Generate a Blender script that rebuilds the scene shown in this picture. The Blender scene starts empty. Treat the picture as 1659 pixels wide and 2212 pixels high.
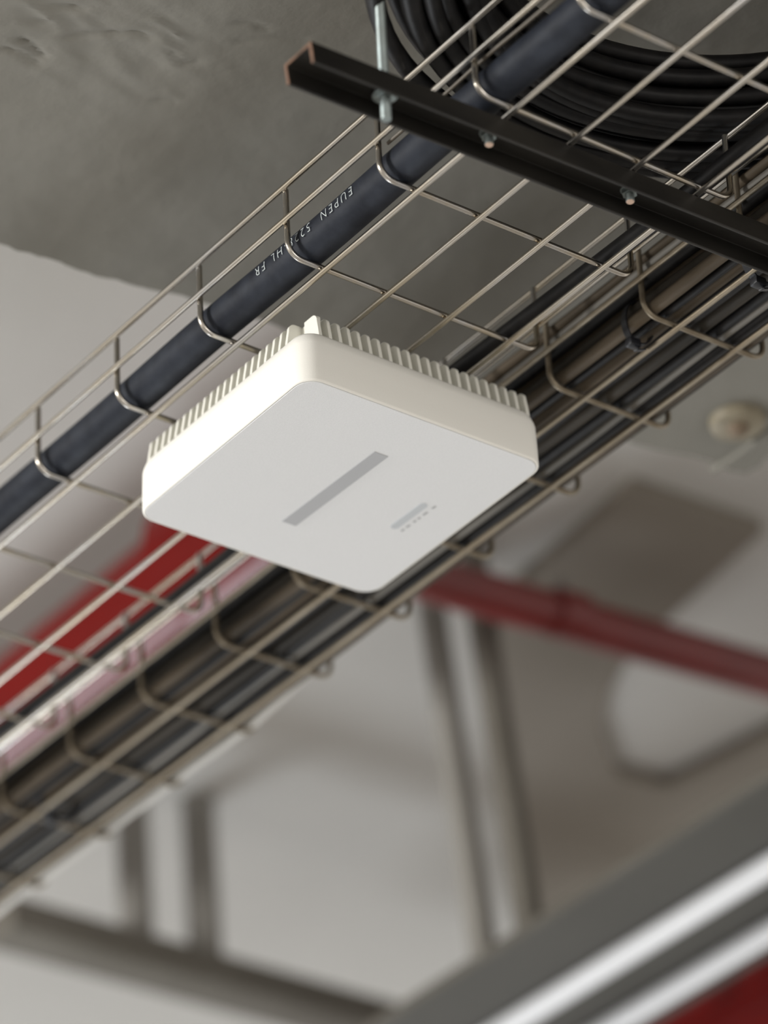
import bpy, bmesh, math, random
from mathutils import Vector, Matrix, noise

random.seed(7)
S = bpy.context.scene
COL = S.collection

# ------------------------------------------------------------------ camera
# frame of reference: x runs along the cable trays, y across them, z up;
# the origin is on the base mesh of the near tray, the floor is 3.1 m below
cam_d = bpy.data.cameras.new('camera')
cam = bpy.data.objects.new('camera', cam_d)
COL.objects.link(cam)
R = ((0.58963007, 0.80646850, -0.04410147),
     (-0.45346279, 0.28536505, -0.84435673),
     (-0.66836209, 0.51785649, 0.53396327))          # image right, image down, forward
m = Matrix(((R[0][0], -R[1][0], -R[2][0]), (R[0][1], -R[1][1], -R[2][1]), (R[0][2], -R[1][2], -R[2][2])))
cam.matrix_world = Matrix.Translation((1.56555, -1.32741, -1.58118)) @ m.to_4x4()
cam_d.sensor_fit = 'HORIZONTAL'
cam_d.sensor_width = 36.0
cam_d.lens = 9094.03 / 1659.0 * 36.0
cam_d.clip_start = 0.05
cam_d.dof.use_dof = True
cam_d.dof.focus_distance = 2.70
cam_d.dof.aperture_fstop = 4.5
S.camera = cam

# ------------------------------------------------------------------ world, lamps, exposure
S.view_settings.view_transform = 'Standard'
S.view_settings.look = 'None'
S.view_settings.gamma = 1.0
S.view_settings.use_curve_mapping = False
S.view_settings.exposure = 0.07
W = bpy.data.worlds.new('world')
S.world = W
W.use_nodes = True
W.node_tree.nodes['Background'].inputs[0].default_value = (1.0, 0.962, 0.915, 1)
W.node_tree.nodes['Background'].inputs[1].default_value = 0.78


def area(name, loc, target, sx, sy, power, color):
    d = bpy.data.lights.new(name, 'AREA')
    d.shape = 'RECTANGLE'
    d.size, d.size_y, d.energy, d.color = sx, sy, power, color
    o = bpy.data.objects.new(name, d)
    COL.objects.link(o)
    o.location = loc
    o.rotation_euler = (Vector(target) - Vector(loc)).to_track_quat('-Z', 'Y').to_euler()
    return o


area('hall_lamp_side', (-1.60, -4.0, -0.15), (-0.4, 0.1, 0.0), 0.8, 0.8, 160, (1.0, 0.985, 0.95))
area('hall_lamp_far', (-4.3, 0.6, -2.75), (-0.5, 0.4, 0.2), 1.4, 1.4, 85, (0.88, 0.94, 1.0))
area('fill_light_near', (2.9, -0.3, -0.7), (-0.3, 0.1, 0.0), 1.3, 1.3, 16, (1.0, 0.94, 0.85))  # unseen fill light, added to brighten the faces towards +x

# ------------------------------------------------------------------ materials
def mat(name, col, rough=0.5, metal=0.0, col2=None, nscale=20.0, bump=0.0, bscale=200.0, stretch=None, spec=0.5, coat=0.0,
        ramp=(0.35, 0.65)):
    mt = bpy.data.materials.new(name)
    mt.use_nodes = True
    nt = mt.node_tree
    b = nt.nodes['Principled BSDF']
    b.inputs['Base Color'].default_value = (*col, 1)
    b.inputs['Roughness'].default_value = rough
    b.inputs['Metallic'].default_value = metal
    b.inputs['Specular IOR Level'].default_value = spec
    b.inputs['Coat Weight'].default_value = coat
    tc = nt.nodes.new('ShaderNodeTexCoord')
    mp = nt.nodes.new('ShaderNodeMapping')
    nt.links.new(tc.outputs['Object'], mp.inputs['Vector'])
    if stretch:
        mp.inputs['Scale'].default_value = stretch
    if col2:
        n = nt.nodes.new('ShaderNodeTexNoise')
        n.inputs['Scale'].default_value = nscale
        n.inputs['Detail'].default_value = 5
        nt.links.new(mp.outputs['Vector'], n.inputs['Vector'])
        r = nt.nodes.new('ShaderNodeValToRGB')
        r.color_ramp.elements[0].color = (*col, 1)
        r.color_ramp.elements[1].color = (*col2, 1)
        r.color_ramp.elements[0].position = ramp[0]
        r.color_ramp.elements[1].position = ramp[1]
        nt.links.new(n.outputs['Fac'], r.inputs['Fac'])
        nt.links.new(r.outputs['Color'], b.inputs['Base Color'])
    if bump:
        n2 = nt.nodes.new('ShaderNodeTexNoise')
        n2.inputs['Scale'].default_value = bscale
        n2.inputs['Detail'].default_value = 4
        nt.links.new(mp.outputs['Vector'], n2.inputs['Vector'])
        bp = nt.nodes.new('ShaderNodeBump')
        bp.inputs['Strength'].default_value = bump
        bp.inputs['Distance'].default_value = 0.001
        nt.links.new(n2.outputs['Fac'], bp.inputs['Height'])
        nt.links.new(bp.outputs['Normal'], b.inputs['Normal'])
    return mt


M = {
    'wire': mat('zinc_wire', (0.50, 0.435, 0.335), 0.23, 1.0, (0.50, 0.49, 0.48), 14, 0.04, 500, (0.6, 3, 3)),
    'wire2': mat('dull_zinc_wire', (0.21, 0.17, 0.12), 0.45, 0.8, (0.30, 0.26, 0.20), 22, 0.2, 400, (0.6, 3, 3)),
    'cover': mat('off_white_plastic', (0.86, 0.845, 0.795), 0.5, 0, None, bump=0.08, bscale=900),
    'plate': mat('light_grey_plate', (0.785, 0.795, 0.81), 0.42, 0, (0.745, 0.755, 0.77), 900, 0.12, 1400),
    'heatsink': mat('white_cast_metal', (0.82, 0.81, 0.74), 0.55, 0, None, bump=0.1, bscale=700),
    'strip': mat('grey_inlay', (0.44, 0.45, 0.47), 0.45, 0),
    'pill': mat('pale_blue_grey_lens', (0.54, 0.57, 0.60), 0.45, 0),
    'marks': mat('grey_print', (0.42, 0.43, 0.44), 0.5, 0),
    'rail': mat('black_painted_steel', (0.011, 0.010, 0.009), 0.38, 0, (0.022, 0.020, 0.017), 40, 0.3, 160, (1, 0.3, 1), spec=0.32),
    'rust': mat('rusty_cut_edge', (0.20, 0.11, 0.07), 0.7, 0, (0.10, 0.06, 0.04), 120, 0.3, 300),
    'zinc': mat('zinc_plated_steel', (0.34, 0.39, 0.39), 0.52, 1.0, (0.27, 0.30, 0.29), 60, 0.2, 300),
    'cutend': mat('bare_cut_end', (0.62, 0.45, 0.35), 0.5, 0.6),
    'pipe': mat('black_sheath', (0.008, 0.010, 0.016), 0.6, 0, (0.020, 0.024, 0.034), 55, 0.35, 120, (1, 1, 1), spec=0.22),
    'print': mat('white_print', (0.55, 0.60, 0.60), 0.6, 0),
    'black': mat('black_cable', (0.006, 0.006, 0.007), 0.5, 0, (0.013, 0.012, 0.012), 90, 0.1, 300, spec=0.25),
    'dusty': mat('dusty_brown_cable', (0.045, 0.034, 0.022), 0.6, 0, (0.13, 0.102, 0.072), 25, 0.2, 200, (0.3, 2, 2), spec=0.2),
    'umber': mat('brown_grey_cable', (0.020, 0.017, 0.013), 0.6, 0, (0.055, 0.047, 0.037), 25, 0.2, 200, (0.3, 2, 2), spec=0.2),
    'greyc': mat('grey_cable', (0.22, 0.205, 0.18), 0.5, 0, (0.10, 0.092, 0.078), 18, 0.1, 200, (0.3, 2, 2)),
    'whitec': mat('white_cable', (0.74, 0.73, 0.70), 0.5, 0, (0.55, 0.54, 0.51), 12, 0.1, 200, (0.3, 2, 2)),
    'tie': mat('black_nylon', (0.008, 0.009, 0.013), 0.45, 0, None, bump=0.2, bscale=400),
    'tan': mat('tan_wire_sheath', (0.12, 0.10, 0.075), 0.5, 0),
    'beam': mat('grey_beam_paint', (0.195, 0.187, 0.163), 0.85, 0, (0.220, 0.211, 0.186), 7, 0.5, 90),
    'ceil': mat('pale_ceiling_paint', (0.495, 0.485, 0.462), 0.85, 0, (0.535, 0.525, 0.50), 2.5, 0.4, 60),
    'dark_patch': mat('brown_grey_patch', (0.215, 0.190, 0.158), 0.85, 0, (0.235, 0.210, 0.176), 4, 0.3, 60),
    'floor': mat('concrete_floor', (0.52, 0.50, 0.47), 0.7, 0, (0.57, 0.55, 0.52), 3, 0.3, 40),
    'red': mat('red_pipe_paint', (0.135, 0.002, 0.001), 0.18, 0, (0.115, 0.002, 0.001), 10, spec=0.16),
    'red2': mat('satin_red_paint', (0.17, 0.012, 0.010), 0.42, 0, (0.14, 0.010, 0.008), 10, spec=0.9),
    'trunk': mat('grey_trunking', (0.095, 0.092, 0.084), 0.7, 0, (0.105, 0.102, 0.094), 5, spec=0.2),
    'dark': mat('dark_grey_steel', (0.13, 0.120, 0.102), 0.7, 0, (0.15, 0.140, 0.121), 8, spec=0.2),
    'strut': mat('grey_strut', (0.235, 0.226, 0.207), 0.8, 0, (0.265, 0.256, 0.236), 8, spec=0.2),
    'tube': mat('white_conduit', (0.86, 0.88, 0.92), 0.35, 0),
    'beige': mat('yellowed_plastic', (0.24, 0.21, 0.15), 0.5, 0, (0.20, 0.17, 0.115), 60),
    'brownp': mat('brown_plug', (0.16, 0.115, 0.075), 0.6, 0),
}

# ------------------------------------------------------------------ helpers
def obj(name, verts, faces, material, parent=None, smooth=True):
    me = bpy.data.meshes.new(name)
    me.from_pydata([tuple(v) for v in verts], [], faces)
    me.materials.append(material)
    bm = bmesh.new()
    bm.from_mesh(me)
    bmesh.ops.recalc_face_normals(bm, faces=bm.faces)
    bm.to_mesh(me)
    bm.free()
    if smooth:
        me.shade_smooth()
        me.set_sharp_from_angle(angle=math.radians(40))
    o = bpy.data.objects.new(name, me)
    COL.objects.link(o)
    o.parent = parent
    return o


def share(src, name, parent, loc=(0, 0, 0)):
    o = bpy.data.objects.new(name, src.data)
    COL.objects.link(o)
    o.parent = parent
    o.location = loc
    return o


def tag(o, label, cat, group=None):
    o['label'] = label
    o['category'] = cat
    if group:
        o['group'] = group
    return o


def thing(name, label, cat, loc=(0, 0, 0), group=None):
    o = bpy.data.objects.new(name, None)
    o.empty_display_size = 0.05
    COL.objects.link(o)
    o.location = loc
    return tag(o, label, cat, group)


def struct(o, label, cat):
    o['kind'] = 'structure'
    return tag(o, label, cat)


def sweep(pts, r, n=12, closed=False, cap=True):
    pts = [Vector(p) for p in pts]
    N = len(pts)
    rr = r if isinstance(r, (list, tuple)) else [r] * N
    V, F = [], []
    prev = None
    for i, p in enumerate(pts):
        if closed:
            t = (pts[(i + 1) % N] - pts[i - 1]).normalized()
        else:
            t = (pts[min(i + 1, N - 1)] - pts[max(i - 1, 0)]).normalized()
        if prev is None:
            a = Vector((0, 0, 1)) if abs(t.z) < 0.9 else Vector((1, 0, 0))
            u = t.cross(a).normalized()
        else:
            u = (prev - t * prev.dot(t)).normalized()
        prev = u
        w = t.cross(u)
        for k in range(n):
            a = 2 * math.pi * k / n
            V.append(p + (u * math.cos(a) + w * math.sin(a)) * rr[i])
    M_ = N if closed else N - 1
    for i in range(M_):
        j = (i + 1) % N
        for k in range(n):
            F.append((i * n + k, i * n + (k + 1) % n, j * n + (k + 1) % n, j * n + k))
    if cap and not closed:
        F.append(tuple(range(n - 1, -1, -1)))
        F.append(tuple((N - 1) * n + k for k in range(n)))
    return V, F


def box(x0, x1, y0, y1, z0, z1):
    V = [(x, y, z) for x in (x0, x1) for y in (y0, y1) for z in (z0, z1)]
    F = [(0, 1, 3, 2), (4, 6, 7, 5), (0, 4, 5, 1), (2, 3, 7, 6), (0, 2, 6, 4), (1, 5, 7, 3)]
    return V, F


def bevel_box(x0, x1, y0, y1, z0, z1, b, seg=2):
    bm = bmesh.new()
    V, F = box(x0, x1, y0, y1, z0, z1)
    vs = [bm.verts.new(v) for v in V]
    for f in F:
        bm.faces.new([vs[i] for i in f])
    bmesh.ops.bevel(bm, geom=list(bm.edges), offset=b, segments=seg, affect='EDGES', profile=0.5)
    V = [v.co.copy() for v in bm.verts]
    bm.verts.index_update()
    F = [tuple(v.index for v in f.verts) for f in bm.faces]
    bm.free()
    return V, F


def prism(poly, z0, z1):
    n = len(poly)
    V = [(x, y, z0) for x, y in poly] + [(x, y, z1) for x, y in poly]
    F = [tuple(range(n)), tuple(range(2 * n - 1, n - 1, -1))]
    for i in range(n):
        j = (i + 1) % n
        F.append((i, j, n + j, n + i))
    return V, F


def join(*parts):
    V, F = [], []
    for v, f in parts:
        o = len(V)
        V += list(v)
        F += [tuple(i + o for i in q) for q in f]
    return V, F


def arc(cx, cz, r, a0, a1, n):
    return [(cx + r * math.cos(math.radians(a0 + (a1 - a0) * i / n)), cz + r * math.sin(math.radians(a0 + (a1 - a0) * i / n)))
            for i in range(n + 1)]


# ------------------------------------------------------------------ setting
# floor of the hall, far below the frame
o = obj('floor', *box(-7, 4, -5, 6, -3.2, -3.1), M['floor'], smooth=False)
struct(o, 'grey concrete floor of the hall', 'floor')

# upper ceiling, beyond the downstand beam
o = obj('ceiling', *box(-5, 3.2, -4, 5, 0.50, 0.62), M['ceil'], smooth=False)
struct(o, 'pale painted ceiling behind the pipes', 'ceiling')

# lower, darker concrete beam with a crumbling edge and cracked plaster
ZB = 0.16
CR = [([(-.256, -.156), (-.244, -.145), (-.235, -.13), (-.227, -.12), (-.228, -.111)], -1.0),
      ([(-.275, -.183), (-.277, -.173), (-.283, -.16)], -1.6),
      ([(-.29, -.187), (-.286, -.174), (-.291, -.159)], -0.9),
      ([(-.239, -.198), (-.247, -.169)], 0.8),
      ([(-.209, -.121), (-.215, -.094)], 0.8),
      ([(-.231, -.093), (-.238, -.079), (-.229, -.073)], -0.6),
      ([(-.234, -.181), (-.226, -.166)], -0.9),
      ([(-.253, -.184), (-.249, -.174)], -0.7),
      ([(-.183, -.073), (-.177, -.067), (-.178, -.055)], -0.6),
      ([(-.199, -.062), (-.181, -.042), (-.173, -.025)], -0.4),
      ([(-.279, -.072), (-.274, -.062)], -0.5)]


def segd(px, py, a, b):
    dx, dy = b[0] - a[0], b[1] - a[1]
    t = max(0, min(1, ((px - a[0]) * dx + (py - a[1]) * dy) / (dx * dx + dy * dy)))
    return math.hypot(px - a[0] - t * dx, py - a[1] - t * dy)


def beam_h(x, y):
    h = 0.0016 * noise.fractal(Vector((x * 9, y * 9, 1.3)), 1.0, 2.0, 4)
    # rough plaster patch
    dm = math.hypot((x + 0.235) / 0.075, (y + 0.15) / 0.11)
    k = max(0.0, 1.15 - dm)
    if k > 0:
        h += 0.0024 * min(k, 0.8) * noise.fractal(Vector((x * 55 + y * 18, y * 26, 4.1)), 0.9, 2.1, 4)
    if -0.32 < x < -0.15 and y < 0.0:
        for line, amp in CR:
            d = min(segd(x, y, line[i], line[i + 1]) for i in range(len(line) - 1))
            if d < 0.006:
                h -= amp * 0.0028 * (1 - d / 0.006) ** 2
    return h


def edge_x(y):
    base = -0.469 + (y + 0.019) * 0.081
    return base + 0.006 * noise.fractal(Vector((y * 16, 0.5, 2)), 0.8, 2.0, 4)


def edge_y(x):
    return 0.566 + 0.004 * noise.fractal(Vector((x * 40, 3.5, 2)), 0.8, 2.0, 4)


nx, ny = 230, 240
V, F = [], []
XS = [0.66 * i / nx for i in range(nx)] + [2.9]
YL = [-3.4, -2.0, -1.0] + [-0.42 + (0.985) * j / ny for j in range(ny + 1)]
idx = {}
for i, dx in enumerate(XS):
    for j, y in enumerate(YL):
        x0 = edge_x(y)
        yy = y
        if j == len(YL) - 1:
            yy = edge_y(x0 + dx)
        x = x0 + dx
        z = ZB + (beam_h(x, yy) if dx < 0.65 and y > -0.42 else 0)
        idx[i, j] = len(V)
        V.append((x, yy, z))
for i in range(len(XS) - 1):
    for j in range(len(YL) - 1):
        F.append((idx[i, j], idx[i, j + 1], idx[i + 1, j + 1], idx[i + 1, j]))
# sides up to the upper ceiling
ring = [idx[i, 0] for i in range(len(XS))] + [idx[len(XS) - 1, j] for j in range(1, len(YL))] + \
       [idx[i, len(YL) - 1] for i in range(len(XS) - 2, -1, -1)] + [idx[0, j] for j in range(len(YL) - 2, 0, -1)]
top = []
for q in ring:
    top.append(len(V))
    V.append((V[q][0], V[q][1], 0.50))
for a in range(len(ring)):
    b = (a + 1) % len(ring)
    F.append((ring[a], ring[b], top[b], top[a]))
o = obj('trim_1', V, F, M['beam'])
struct(o, 'grey concrete ceiling beam with cracked plaster and a crumbling edge', 'beam')

# flat dark brown-grey patch, set as a thin slab on the upper ceiling
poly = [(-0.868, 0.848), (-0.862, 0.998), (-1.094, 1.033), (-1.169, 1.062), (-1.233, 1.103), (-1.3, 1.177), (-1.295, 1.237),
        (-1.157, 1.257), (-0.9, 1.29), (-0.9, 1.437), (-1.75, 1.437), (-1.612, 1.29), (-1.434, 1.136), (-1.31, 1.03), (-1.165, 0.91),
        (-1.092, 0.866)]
o = obj('ceiling_dark_patch', *prism(poly, 0.485, 0.50), M['dark_patch'], smooth=False)
struct(o, 'dark brown-grey angular patch on the pale ceiling', 'bulkhead')  # flat dark patch; bulkhead is only the category name


# ------------------------------------------------------------------ wire cable trays
def make_tray(name, label, ya, yb, base_ys, x_cross, x0, x1, material, r=0.00205, h=0.0535):
    t = thing(name, label, 'cable tray', (0, 0, 0))
    rb = 0.011
    # cross wire: down one side, across, up the other
    p = [(0, ya, h)]
    p += [(0, y, z) for y, z in arc(ya + rb, r + rb, rb, 180, 270, 7)]
    p += [(0, y, z) for y, z in arc(yb - rb, r + rb, rb, 270, 360, 7)]
    p += [(0, yb, h)]
    V, F = sweep(p, r, 12)
    first = None
    for x in x_cross:
        if first is None:
            first = obj('cross_wire', V, F, material, t)
            first.location = (x, 0, 0)
        else:
            share(first, 'cross_wire', t, (x, 0, 0))
    n = 40
    lw = obj('longitudinal_wire', *sweep([(x0 + (x1 - x0) * i / n, 0, 0) for i in range(n + 1)], r, 12), material, t)
    lw.location = (0, base_ys[0], -r)
    for y in base_ys[1:]:
        share(lw, 'longitudinal_wire', t, (0, y, -r))
    for yy, s in ((ya, -1), (yb, 1)):
        share(lw, 'longitudinal_wire', t, (0, yy + s * 1.95 * r, 0.0262))
        share(lw, 'longitudinal_wire', t, (0, yy + s * 1.2 * r, h + 0.0005))
    return t


make_tray('cable_tray', 'bright zinc wire cable tray with the white box hanging under it', -0.0262, 0.1772,
          [0.0, 0.05, 0.1, 0.15], [-0.1 * k for k in range(-3, 13)], -1.28, 0.36, M['wire'])
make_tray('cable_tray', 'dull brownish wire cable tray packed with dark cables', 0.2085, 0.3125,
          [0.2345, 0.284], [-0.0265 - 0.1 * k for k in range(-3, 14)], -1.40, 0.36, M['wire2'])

# ------------------------------------------------------------------ thick black cable in the near tray, with its print
CY, CZ, CRAD = -0.0073, 0.0172, 0.0130
cab = thing('power_cable', 'thick black sheathed cable with white printing along its side', 'cable', (0, 0, 0))
pts = [(-1.28 + 1.64 * i / 80, CY + 0.0006 * math.sin(i * 0.5), CZ + 0.0002 * math.sin(i * 0.33)) for i in range(81)]
obj('sheath', *sweep(pts, CRAD, 40), M['pipe'], cab)
fc = bpy.data.curves.new('cable_print', 'FONT')
fc.body = 'EUPEN  5228-HL FR'
fc.size = 0.0090
fc.space_character = 1.45
fc.offset = -0.00018
tmp = bpy.data.objects.new('cable_print', fc)
COL.objects.link(tmp)
dg = bpy.context.evaluated_depsgraph_get()
me = bpy.data.meshes.new_from_object(tmp.evaluated_get(dg))
bpy.data.objects.remove(tmp)
bm = bmesh.new()
bm.from_mesh(me)
bmesh.ops.subdivide_edges(bm, edges=[e for e in bm.edges if e.calc_length() > 0.0012], cuts=2)
nv = Vector((0, -0.718, 0.696))          # towards the upper outline of the cable
vv = Vector((0, -0.696, -0.718))         # towards the viewer's side
for v in bm.verts:
    s, h = v.co.x, v.co.y
    ang = math.radians(56) - h / CRAD     # letter tops point away from the upper outline
    d = nv * math.sin(ang) + vv * math.cos(ang)
    v.co = Vector((-0.136 - s, CY, CZ)) + d * (CRAD + 0.00075)
bm.to_mesh(me)
bm.free()
me.materials.clear()
me.materials.append(M['print'])
o = bpy.data.objects.new('printed_lettering', me)
COL.objects.link(o)
o.parent = cab
o['label'] = 'white printed lettering'

# thin wire running beside the thick cable
o = obj('thin_wire', *sweep([(-0.1 + 0.46 * i / 20, -0.0188 + 0.0004 * math.sin(i), 0.0305 + 0.0003 * math.sin(i * 1.7)) for i in range(21)], 0.0012, 8), M['tan'])
tag(o, 'thin tan wire running along the upper edge of the thick cable', 'wire')

# black cable along the far side of the near tray
o = obj('black_cable', *sweep([(-1.28 + 1.64 * i / 60, 0.1555 + 0.0022 * math.sin(i * 0.31) + 0.0025 * max(0, i - 46) / 14, 0.0107) for i in range(61)], [0.0062 + 0.0015 * max(0, i - 44) / 16 for i in range(61)], 16), M['black'])
tag(o, 'black cable along the far side of the bright tray', 'cable')

# ------------------------------------------------------------------ cables packed in the far tray
zb = 0.0045
specs = [  # name, label, y, radius, extra height, material
    ('data_cable', 'dusty brown cable nearest the bright tray, in the packed tray', 0.2185, 0.0048, 0.0, 'dusty'),
    ('data_cable', 'thin black cable beside the first dusty brown cable in the packed tray', 0.2262, 0.0030, 0.0, 'black'),
    ('data_cable', 'second dusty brown cable in the packed tray', 0.2345, 0.0052, 0.0, 'dusty'),
    ('data_cable', 'thick black cable under the middle of the packed tray', 0.2465, 0.0066, 0.0, 'black'),
    ('data_cable', 'brown-grey cable in the middle of the packed tray', 0.2590, 0.0057, 0.0, 'umber'),
    ('data_cable', 'black cable right of the brown-grey one in the packed tray', 0.2692, 0.0045, 0.0, 'black'),
    ('data_cable', 'pale grey cable between black cables in the packed tray', 0.2770, 0.0033, 0.0, 'greyc'),
    ('data_cable', 'black cable above the outermost base wire of the packed tray', 0.2860, 0.0054, 0.0, 'black'),
    ('data_cable', 'dusty brown cable at the outer side of the packed tray', 0.2965, 0.0046, 0.0, 'dusty'),
    ('data_cable', 'dark brown cable along the outer edge of the packed tray', 0.3053, 0.0036, 0.0075, 'umber'),
    ('data_cable', 'upper brown-grey cable lying on the first two in the packed tray', 0.2235, 0.0056, 0.0105, 'umber'),
    ('data_cable', 'upper pale grey cable lying over the second dusty brown one', 0.2365, 0.0046, 0.0115, 'greyc'),
    ('data_cable', 'upper dark cable over the middle of the packed tray', 0.2535, 0.0075, 0.0135, 'black'),
    ('data_cable', 'upper dark brown cable over the outer middle of the packed tray', 0.2700, 0.0070, 0.0115, 'umber'),
    ('data_cable', 'upper black cable over the outer side of the packed tray', 0.2860, 0.0068, 0.0125, 'black'),
    ('data_cable', 'top black cable nearest the bright tray, high in the packed tray', 0.2170, 0.0052, 0.0225, 'black'),
    ('data_cable', 'top dusty brown cable high above the first cables of the packed tray', 0.2285, 0.0054, 0.0230, 'dusty'),
    ('data_cable', 'top pale grey cable high in the packed tray', 0.2180, 0.0040, 0.0335, 'greyc'),
    ('data_cable', 'top thick black cable high in the middle of the packed tray', 0.2420, 0.0062, 0.0290, 'black'),
    ('data_cable', 'top brown-grey cable heaped above the others in the packed tray', 0.2300, 0.0050, 0.0350, 'umber'),
    ('data_cable', 'top dusty cable at the rim of the packed tray', 0.2170, 0.0042, 0.0420, 'dusty'),
    ('data_cable', 'top black cable at the rim of the packed tray', 0.2285, 0.0040, 0.0465, 'black'),
    ('data_cable', 'upper dusty cable over the outermost cables of the packed tray', 0.2985, 0.0055, 0.0110, 'dusty'),
]
for k, (nm, lb, y, r, dz, mk) in enumerate(specs):
    ph = k * 1.7
    pts = []
    for i in range(91):
        x = -1.40 + 1.76 * i / 90
        f = max(0.0, min(1.0, (-0.28 - x) / 0.30)) if dz > 0.033 else 0.0
        f = f * f * (3 - 2 * f)
        pts.append((x, y + 0.055 * f + 0.0011 * math.sin(x * 9 + ph) + 0.0005 * math.sin(x * 23 + ph * 2), zb + r + dz + 0.004 * f + 0.011 * math.sin(math.pi * f) + (0.0006 * math.sin(x * 14 + ph) + 0.0006)))
    o = obj(nm, *sweep(pts, r, 14), M[mk])
    tag(o, lb, 'cable', 'cables in the packed tray')


o = obj('white_cable', *sweep([(-1.40 + 0.80 * i / 40, 0.3062 + 0.0006 * math.sin(i * 0.6), 0.0085 + (0.012 * max(0, i - 34) / 6)) for i in range(41)], 0.0042, 14), M['whitec'])
tag(o, 'white cable along the outer edge of the packed tray at lower left', 'cable')


# ------------------------------------------------------------------ cable ties
def cable_tie(x, y, z, ry, rz, w, tilt, label):
    t = thing('cable_tie', label, 'cable tie', (x, y, z), 'black cable ties')
    n = 28
    V, F = [], []
    for i in range(n):
        a = 2 * math.pi * i / n
        for (dr, dx) in ((0, -w / 2), (0.0011, -w / 2), (0.0011, w / 2), (0, w / 2)):
            sx = dx + tilt * math.sin(a)
            V.append((sx, (ry + dr) * math.cos(a), (rz + dr) * math.sin(a)))
    for i in range(n):
        j = (i + 1) % n
        for q in range(4):
            F.append((i * 4 + q, i * 4 + (q + 1) % 4, j * 4 + (q + 1) % 4, j * 4 + q))
    obj('strap', V, F, M['tie'], t)
    o = obj('head', *bevel_box(-w * 0.65, w * 0.65, -0.0045, 0.0045, -0.003, 0.003, 0.0008), M['tie'], t)
    o.location = (-tilt, -ry * 0.35, -rz - 0.001)
    o2 = obj('tail', *bevel_box(-w * 0.4, w * 0.4, -0.010, 0.002, -0.0006, 0.0006, 0.0003), M['tie'], t)
    o2.location = (-tilt, -ry * 0.35 + 0.008, -rz - 0.0035)
    o2.rotation_euler = (0.5, 0, 0.3)
    return t


cable_tie(-0.150, 0.2235, 0.0125, 0.0115, 0.0150, 0.0050, 0.002, 'black cable tie around dusty cables in front of the packed tray')
cable_tie(-0.046, 0.2480, 0.0070, 0.0200, 0.0130, 0.0055, 0.004, 'black cable tie hanging just below the black steel rail')
cable_tie(-0.905, 0.2480, 0.0080, 0.0180, 0.0140, 0.0065, 0.003, 'blurred black cable tie at the lower left end of the packed tray')

# ------------------------------------------------------------------ coil of black cable lying on the trays
coil = thing('cable_coil', 'coil of thick black cables lying on top of the trays', 'cable coil', (0.137, 0.085, 0.058))
for k in range(28):
    lay = k % 4
    rad = 0.166 + 0.0083 * (k // 4) + random.uniform(-0.004, 0.004)
    z = 0.0075 + 0.0125 * lay
    ph, ph2 = random.uniform(0, 6.28), random.uniform(0, 6.28)
    ex, ey = random.uniform(-0.004, 0.004), random.uniform(-0.004, 0.004)
    tiltx, tilty = random.uniform(-0.02, 0.02), random.uniform(-0.02, 0.02)
    pts = []
    for i in range(84):
        a = 2 * math.pi * i / 84
        rr = rad + 0.0025 * math.sin(2 * a + ph) + 0.0012 * math.sin(3 * a + ph2)
        x, y = rr * math.cos(a) + ex, rr * math.sin(a) + ey
        pts.append((x, y, z + tiltx * x + tilty * y + 0.004))
    obj('loop', *sweep(pts, 0.0058, 10, closed=True), M['black'], coil)
# one loose turn standing off at the left
pts = []
for i in range(84):
    a = 2 * math.pi * i / 84
    rr = 0.224 + 0.008 * max(0, math.cos(a - math.radians(220))) ** 4
    pts.append((rr * math.cos(a), rr * math.sin(a), 0.016 + 0.010 * math.cos(a - 0.8)))
obj('loop', *sweep(pts, 0.0062, 12, closed=True), M['black'], coil)
# lower stray turn
pts = []
for i in range(84):
    a = 2 * math.pi * i / 84
    rr = 0.214 + 0.010 * max(0, math.cos(a - math.radians(140))) ** 6
    pts.append((rr * math.cos(a), rr * math.sin(a) + 0.004, 0.010 + 0.004 * math.sin(a)))
obj('loop', *sweep(pts, 0.0060, 12, closed=True), M['black'], coil)

# ------------------------------------------------------------------ black steel rail under the trays with its hanger rod and bolts
rail = thing('support_rail', 'black steel channel rail crossing under both cable trays', 'rail', (0, 0, 0))
XN, XF, ZT, ZL, TH = -0.0050, -0.0325, -0.0043, -0.0192, 0.0022


def rx(x, y):
    return x + 0.020 * (y - 0.0)


Y0, Y1 = -0.1445, 0.62
prof = [(XN, ZT), (XN, ZL), (XN - TH, ZL), (XN - TH, ZT - TH), (XF + TH, ZT - TH), (XF + TH, ZL), (XF, ZL), (XF, ZT)]
ny_ = 30
V, F = [], []
for j in range(ny_ + 1):
    y = Y0 + (Y1 - Y0) * j / ny_
    for (x, z) in prof:
        V.append((rx(x, y), y + (0.0015 if j == 0 and z < ZT - 0.004 else 0), z))
for j in range(ny_):
    for q in range(8):
        a, b = j * 8 + q, j * 8 + (q + 1) % 8
        F.append((a, b, b + 8, a + 8))
F.append(tuple(range(8)))
F.append(tuple(ny_ * 8 + q for q in range(7, -1, -1)))
ch = obj('channel', V, F, M['rail'], rail, smooth=False)
bv = ch.modifiers.new('soft_edges', 'BEVEL')
bv.width = 0.0005
bv.segments = 2
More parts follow.
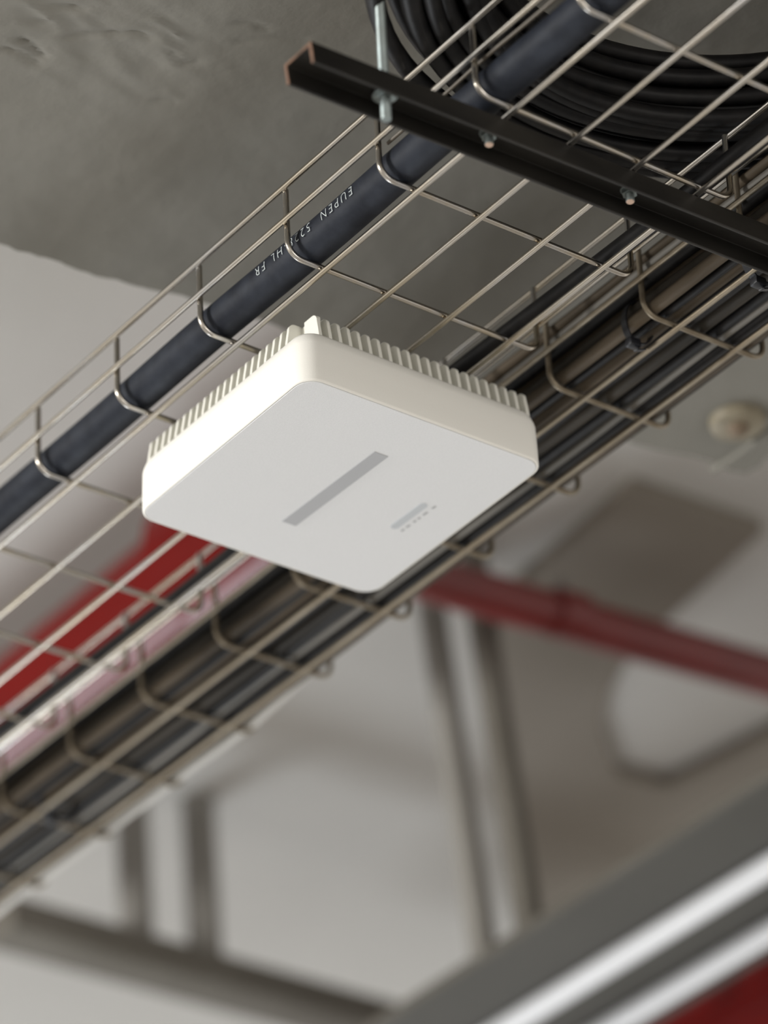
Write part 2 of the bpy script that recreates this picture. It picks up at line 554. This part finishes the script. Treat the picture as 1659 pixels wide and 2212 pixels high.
# rusty sawn end
e = [(x, z) for x, z in prof]
V = [(rx(x, Y0), Y0 - 0.0004 + (0.0015 if z < ZT - 0.004 else 0), z) for x, z in e] + [(rx(x, Y0), Y0 + 0.0002 + (0.0015 if z < ZT - 0.004 else 0), z) for x, z in e]
F = [(0, 1, 2, 3), (0, 3, 4, 7), (4, 5, 6, 7), (8, 11, 10, 9), (8, 15, 12, 11), (12, 15, 14, 13)]
F += [(q, (q + 1) % 8, 8 + (q + 1) % 8, 8 + q) for q in range(8)]
o = obj('sawn_end', V, F, M['rust'], rail, smooth=False)
o['label'] = 'rusty sawn end'


def hexnut(rn, h):
    return prism([(rn * math.cos(math.radians(60 * k + 11)), rn * math.sin(math.radians(60 * k + 11))) for k in range(6)], -h, 0)


def thread(r, z0, z1, pitch=0.00125, n=12):
    k = int((z1 - z0) / (pitch / 2))
    pts = [(0, 0, z0 + i * pitch / 2) for i in range(k + 1)]
    return sweep(pts, [r if i % 2 else r * 0.9 for i in range(k + 1)], n)


rod = thing('threaded_rod', 'zinc threaded rod hanging the black rail from the ceiling beam', 'rod', (-0.0205, -0.0812, 0))
obj('shaft', *thread(0.0034, -0.0285, 0.161), M['zinc'], rod)
o = obj('nut', *hexnut(0.0068, 0.0055), M['zinc'], rod)
o.location = (0, 0, ZT - TH)
o = obj('flange', *sweep([(0, 0, -0.0072), (0, 0, -0.0062), (0, 0, -0.0058)], [0.0078, 0.0078, 0.0072], 20), M['zinc'], rod)
o.location = (0, 0, -0.0038)
for (bx, by, lb) in ((-0.0190, -0.0034, 'zinc bolt and nut under the rail nearest the hanger rod'), (-0.0175, 0.1068, 'zinc bolt and nut under the rail beside the packed tray')):
    t = thing('bolt', lb, 'bolt', (bx, by, ZT - TH), 'bolts under the black rail')
    obj('nut', *hexnut(0.0050, 0.0042), M['zinc'], t)
    obj('washer', *sweep([(0, 0, -0.0009), (0, 0, 0)], 0.0058, 18), M['zinc'], t)
    obj('shank', *thread(0.0029, -0.0098, -0.001, 0.0011), M['zinc'], t)
    o = obj('shank_end', *sweep([(0, 0, -0.0102), (0, 0, -0.0097)], [0.0022, 0.0027], 12), M['cutend'], t)
    o['label'] = 'bare metal end of the bolt'

# ------------------------------------------------------------------ white wireless access point
AX0, AX1, AY0, AY1, AZ = -0.4220, -0.2225, 0.0005, 0.1975, -0.0685
ap = thing('wireless_access_point', 'white square wireless access point with ribbed edge hanging under the tray', 'access point', ((AX0 + AX1) / 2, (AY0 + AY1) / 2, AZ))
HX, HY = (AX1 - AX0) / 2, (AY1 - AY0) / 2


def rrect(hx, hy, r, n=8):
    out = []
    for cx, cy, a0 in ((hx - r, hy - r, 0), (-hx + r, hy - r, 90), (-hx + r, -hy + r, 180), (hx - r, -hy + r, 270)):
        for i in range(n + 1):
            a = math.radians(a0 + 90 * i / n)
            out.append((cx + r * math.cos(a), cy + r * math.sin(a)))
    return out


def loft(rings, cap0=True, cap1=True):
    V, F = [], []
    n = None
    for inset, z, r in rings:
        ring_ = rrect(HX - inset, HY - inset, r)
        n = len(ring_)
        V += [(x, y, z) for x, y in ring_]
    for i in range(len(rings) - 1):
        for k in range(n):
            F.append((i * n + k, i * n + (k + 1) % n, (i + 1) * n + (k + 1) % n, (i + 1) * n + k))
    if cap0:
        F.append(tuple(range(n - 1, -1, -1)))
    if cap1:
        F.append(tuple((len(rings) - 1) * n + k for k in range(n)))
    return V, F


R0 = 0.0150
rings = [(0.0024, 0.0008, R0 - 0.0024), (0.0019, 0.0008, R0 - 0.0019)]
for i in range(6):
    a = math.radians(90 * i / 5)
    rings.append((0.0015 - 0.0015 * math.sin(a), 0.0002 + 0.0015 * (1 - math.cos(a)), R0 - 0.0015 + 0.0015 * math.sin(a)))
rings += [(0.0, 0.012, R0), (0.0001, 0.0205, R0), (0.0003, 0.0305, R0), (0.0007, 0.0325, R0 - 0.0004), (0.0022, 0.0372, R0 - 0.001),
          (0.0040, 0.0398, R0 - 0.002), (0.0062, 0.0405, R0 - 0.003), (0.030, 0.0405, R0 - 0.004)]
cv = obj('cover', *loft(rings), M['cover'], ap)
cv['label'] = 'off-white plastic cover'
pl = obj('face_plate', *loft([(0.0024, 0.0010, R0 - 0.0024), (0.0020, 0.0004, R0 - 0.0020), (0.0024, 0.0, R0 - 0.0024), (0.02, -0.0001, R0 - 0.006)]), M['plate'], ap, smooth=False)
pl['label'] = 'light grey front plate'
# grey inlay and status lens on the plate
cx, cy = (AX0 + AX1) / 2, (AY0 + AY1) / 2


def slanted(x0, y0, x1, y1, w, z0, z1):
    # bar running nearly along x
    return prism([(x0 - cx, y0 - cy - w / 2), (x1 - cx, y1 - cy - w / 2), (x1 - cx, y1 - cy + w / 2), (x0 - cx, y0 - cy + w / 2)], z0, z1)


o = obj('inlay_strip', *slanted(-0.3735, 0.0935, -0.2710, 0.0958, 0.0112, -0.0005, 0.0002), M['strip'], ap, smooth=False)
o['label'] = 'plain grey inlay strip'
pts = []
hx2, r2 = 0.0185, 0.0030
for i in range(9):
    a = math.radians(-90 + 180 * i / 8)
    pts.append((-0.3226 - cx + hx2 - r2 + r2 * math.cos(a), 0.1570 - cy + r2 * math.sin(a)))
for i in range(9):
    a = math.radians(90 + 180 * i / 8)
    pts.append((-0.3226 - cx - hx2 + r2 + r2 * math.cos(a), 0.1565 - cy + r2 * math.sin(a)))
o = obj('status_lens', *prism(pts, -0.0005, 0.0002), M['pill'], ap, smooth=False)
o['label'] = 'pale blue-grey rounded status lens'
for (x, L) in ((-0.3395, 0.0028), (-0.3335, 0.0036), (-0.3262, 0.0024), (-0.3215, 0.0024), (-0.3145, 0.0046), (-0.3050, 0.0038)):
    o = obj('printed_mark', *slanted(x - L / 2, 0.1642 + (x + 0.32) * 0.02, x + L / 2, 0.1643 + (x + 0.32) * 0.02, 0.0016, -0.0003, 0.0002), M['marks'], ap, smooth=False)
# heat sink core
ZF0, ZF1 = 0.0400, 0.0605
ins = 0.0205
nx0, nx1, ny0, ny1 = -HX + 0.010, HX - ins, -HY + ins, HY - 0.010
core = [(nx0, ny0), (HX - 0.0285, ny0), (HX - 0.0285, ny0 + 0.0005), (nx1, ny0 + 0.0005), (nx1, ny1), (nx0, ny1)]
hs = obj('heat_sink', *prism(core, ZF0, ZF1 - 0.0022), M['heatsink'], ap, smooth=False)


def fin_mesh(depth, h, th):
    prof_ = [(0, 0), (0.0010, h * 0.35), (0.0022, h * 0.68)]
    prof_ += [(0.0022 + 0.0052 - 0.0052 * math.cos(math.radians(a)), h - 0.0058 + 0.0058 * math.sin(math.radians(a))) for a in (15, 35, 55, 75, 90)]
    prof_ += [(depth, h), (depth, 0)]
    n = len(prof_)
    V, F = [], []
    for s in (-1, 1):
        for d, z in prof_:
            V.append((d, s * th / 2 * (1.12 - 0.22 * z / h), z))
    F.append(tuple(range(n)))
    F.append(tuple(range(2 * n - 1, n - 1, -1)))
    for i in range(n):
        j = (i + 1) % n
        F.append((i, j, n + j, n + i))
    return V, F


# fins on the side facing +x run along x; on the other side they run along y
FV, FF = fin_mesh(0.0160, ZF1 - ZF0, 0.0024)
INS = 0.0064
first = None
for j in range(22):
    y = HY - 0.0085 - j * 0.0081
    if first is None:
        first = obj('fin', [(HX - INS - d, w, z) for d, w, z in FV], FF, M['heatsink'], hs)
        first.location = (0, y, ZF0)
    else:
        share(first, 'fin', hs, (0, y, ZF0))
first = None
for i in range(21):
    x = -HX + 0.0085 + i * 0.0081
    if first is None:
        first = obj('fin', [(w, -HY + INS + d, z) for d, w, z in FV], FF, M['heatsink'], hs)
        first.location = (x, 0, ZF0)
    else:
        share(first, 'fin', hs, (x, 0, ZF0))
V, F = bevel_box(HX - 0.030, HX - 0.0100, -HY + 0.0185, -HY + 0.0215, ZF0, ZF1 - 0.001, 0.0008)
obj('corner_fin', V, F, M['heatsink'], hs)
obj('mounting_bracket', *bevel_box(-0.045, 0.045, -0.05, 0.055, ZF1 - 0.003, 0.0645, 0.0008), M['zinc'], ap)

# ------------------------------------------------------------------ red sprinkler pipes
def xpipe(parent, name, x0, x1, y, z, r, mk, n=32):
    return obj(name, *sweep([(x0 + (x1 - x0) * i / 24, y, z) for i in range(25)], r, n), mk, parent)


t = thing('sprinkler_main', 'thick red pipe seen through the mesh of the bright tray', 'pipe', (0, 0, 0), 'red pipes')
PY, PZ, PR = 0.5140, 0.4000, 0.0560
xpipe(t, 'pipe_run', -3.2, -0.55, PY, PZ, PR, M['red'])
for (a, b) in ((-1.075, -0.93),):
    o = obj('coupling', *sweep([(a, PY, PZ), (a + 0.004, PY, PZ), (a + 0.004, PY, PZ), (b - 0.004, PY, PZ), (b, PY, PZ)], [PR + 0.001, PR + 0.014, PR + 0.016, PR + 0.016, PR + 0.001], 32), M['red'], t)
t = thing('sprinkler_branch', 'thin red pipe crossing behind the trays to the right', 'pipe', (0, 0, 0), 'red pipes')
obj('pipe_run', *sweep([(-0.997 + 0.078 * (i / 24) * 1.4, PY + 0.052 + 1.4 * i / 24, 0.402) for i in range(25)], 0.0215, 24), M['red2'], t)
yb = 0.83
obj('hanger_clamp', *sweep([(-0.997 + 0.0557 * (y - PY) / 1.0 * 1.4, y, 0.402) for y in (yb, yb + 0.03)], 0.0240, 24), M['red2'], t)
o = obj('clamp_rod', *sweep([(-0.973, yb + 0.015, 0.42), (-0.973, yb + 0.015, 0.441)], 0.006, 10), M['strut'], t)
t = thing('sprinkler_line', 'dark red pipe in the lower right corner below the white conduits', 'pipe', (0, 0, 0), 'red pipes')
xpipe(t, 'pipe_run', -1.9, -0.2, 1.160, 0.125, 0.055, M['red'])

# ------------------------------------------------------------------ grey trunking with two white conduits, on struts
t = thing('cable_trunking', 'blurred grey trunking carrying two white conduits at lower right', 'trunking', (0, 0, 0))
obj('body', *bevel_box(-1.5, -0.25, 0.829, 1.045, 0.100, 0.109, 0.002), M['trunk'], t)
obj('edge_angle', *bevel_box(-1.5, -0.25, 0.8275, 0.836, 0.104, 0.112, 0.001), M['dark'], t)
for (y, lb) in ((0.9145, 'blurred white conduit under the grey trunking, farther from the red corner pipe'), (0.9970, 'blurred white conduit under the grey trunking, beside the red corner pipe')):
    o = obj('conduit', *sweep([(-1.55 + 1.30 * i / 24, y, 0.0895) for i in range(25)], 0.0105, 24), M['tube'])
    tag(o, lb, 'conduit', 'white conduits under the trunking')
for k, (x0, y0, z0, lb) in enumerate(((-1.1157, 0.838, 0.109, 'blurred grey vertical strut, left one of the pair above the trunking'), (-1.0470, 0.838, 0.109, 'blurred dark vertical strut, right one of the pair above the trunking'))):
    t = thing('hanger_strut', lb, 'strut', (x0, y0, z0), 'grey hanger struts')
    mk = M['strut'] if k == 0 else M['dark']
    obj('post', *sweep([(0.0, -0.040 * i / 8, 0.391 * i / 8) for i in range(9)], 0.0135, 18), mk, t)
    obj('foot_nut', *sweep([(0, 0, 0), (0, 0, 0.006)], 0.0135, 6), mk, t)

# dark cross bar at lower left hung on two struts
t = thing('trapeze_bar', 'dark blurred steel bar at the bottom left', 'bar', (0, 0, 0))
obj('channel', *bevel_box(-1.625, -1.570, 0.62, 1.40, 0.283, 0.318, 0.003), M['dark'], t)
for (x0, y0, lb) in ((-1.600, 0.784, 'blurred grey strut at lower left, the left one on the dark bar'), (-1.590, 0.860, 'blurred grey strut at lower left, the right one on the dark bar')):
    t = thing('hanger_strut', lb, 'strut', (x0, y0, 0.318), 'grey hanger struts')
    obj('post', *sweep([(0, -0.03 * 0.182 * i / 8, 0.182 * i / 8) for i in range(9)], 0.0175, 18), M['strut'], t)
    obj('foot_nut', *sweep([(0, 0, 0), (0, 0, 0.006)], 0.0155, 6), M['strut'], t)

# ------------------------------------------------------------------ small fitting on the beam
t = thing('ceiling_rosette', 'round yellowed plastic fitting on the ceiling beam at right', 'fitting', (-0.366, 0.510, ZB))
obj('dish', *sweep([(0, 0, 0.001), (0, 0, -0.003), (0, 0, -0.0065), (0, 0, -0.008), (0, 0, -0.0068), (0, 0, -0.0055)], [0.0215, 0.0215, 0.0205, 0.0185, 0.0165, 0.009], 36), M['beige'], t)
obj('plug', *sweep([(0, 0, -0.004), (0, 0, -0.012), (0, 0, -0.014)], [0.0095, 0.007, 0.004], 20), M['brownp'], t)
o = obj('plaster_ridge', *sweep([(-0.43 + 0.50 * i / 20, 0.539 + 0.0006 * math.sin(i * 2.3) + i * 0.0011, ZB - 0.0005) for i in range(21)], 0.0032, 10), M['beam'])
tag(o, 'thin painted conduit along the broken edge of the ceiling beam', 'conduit')
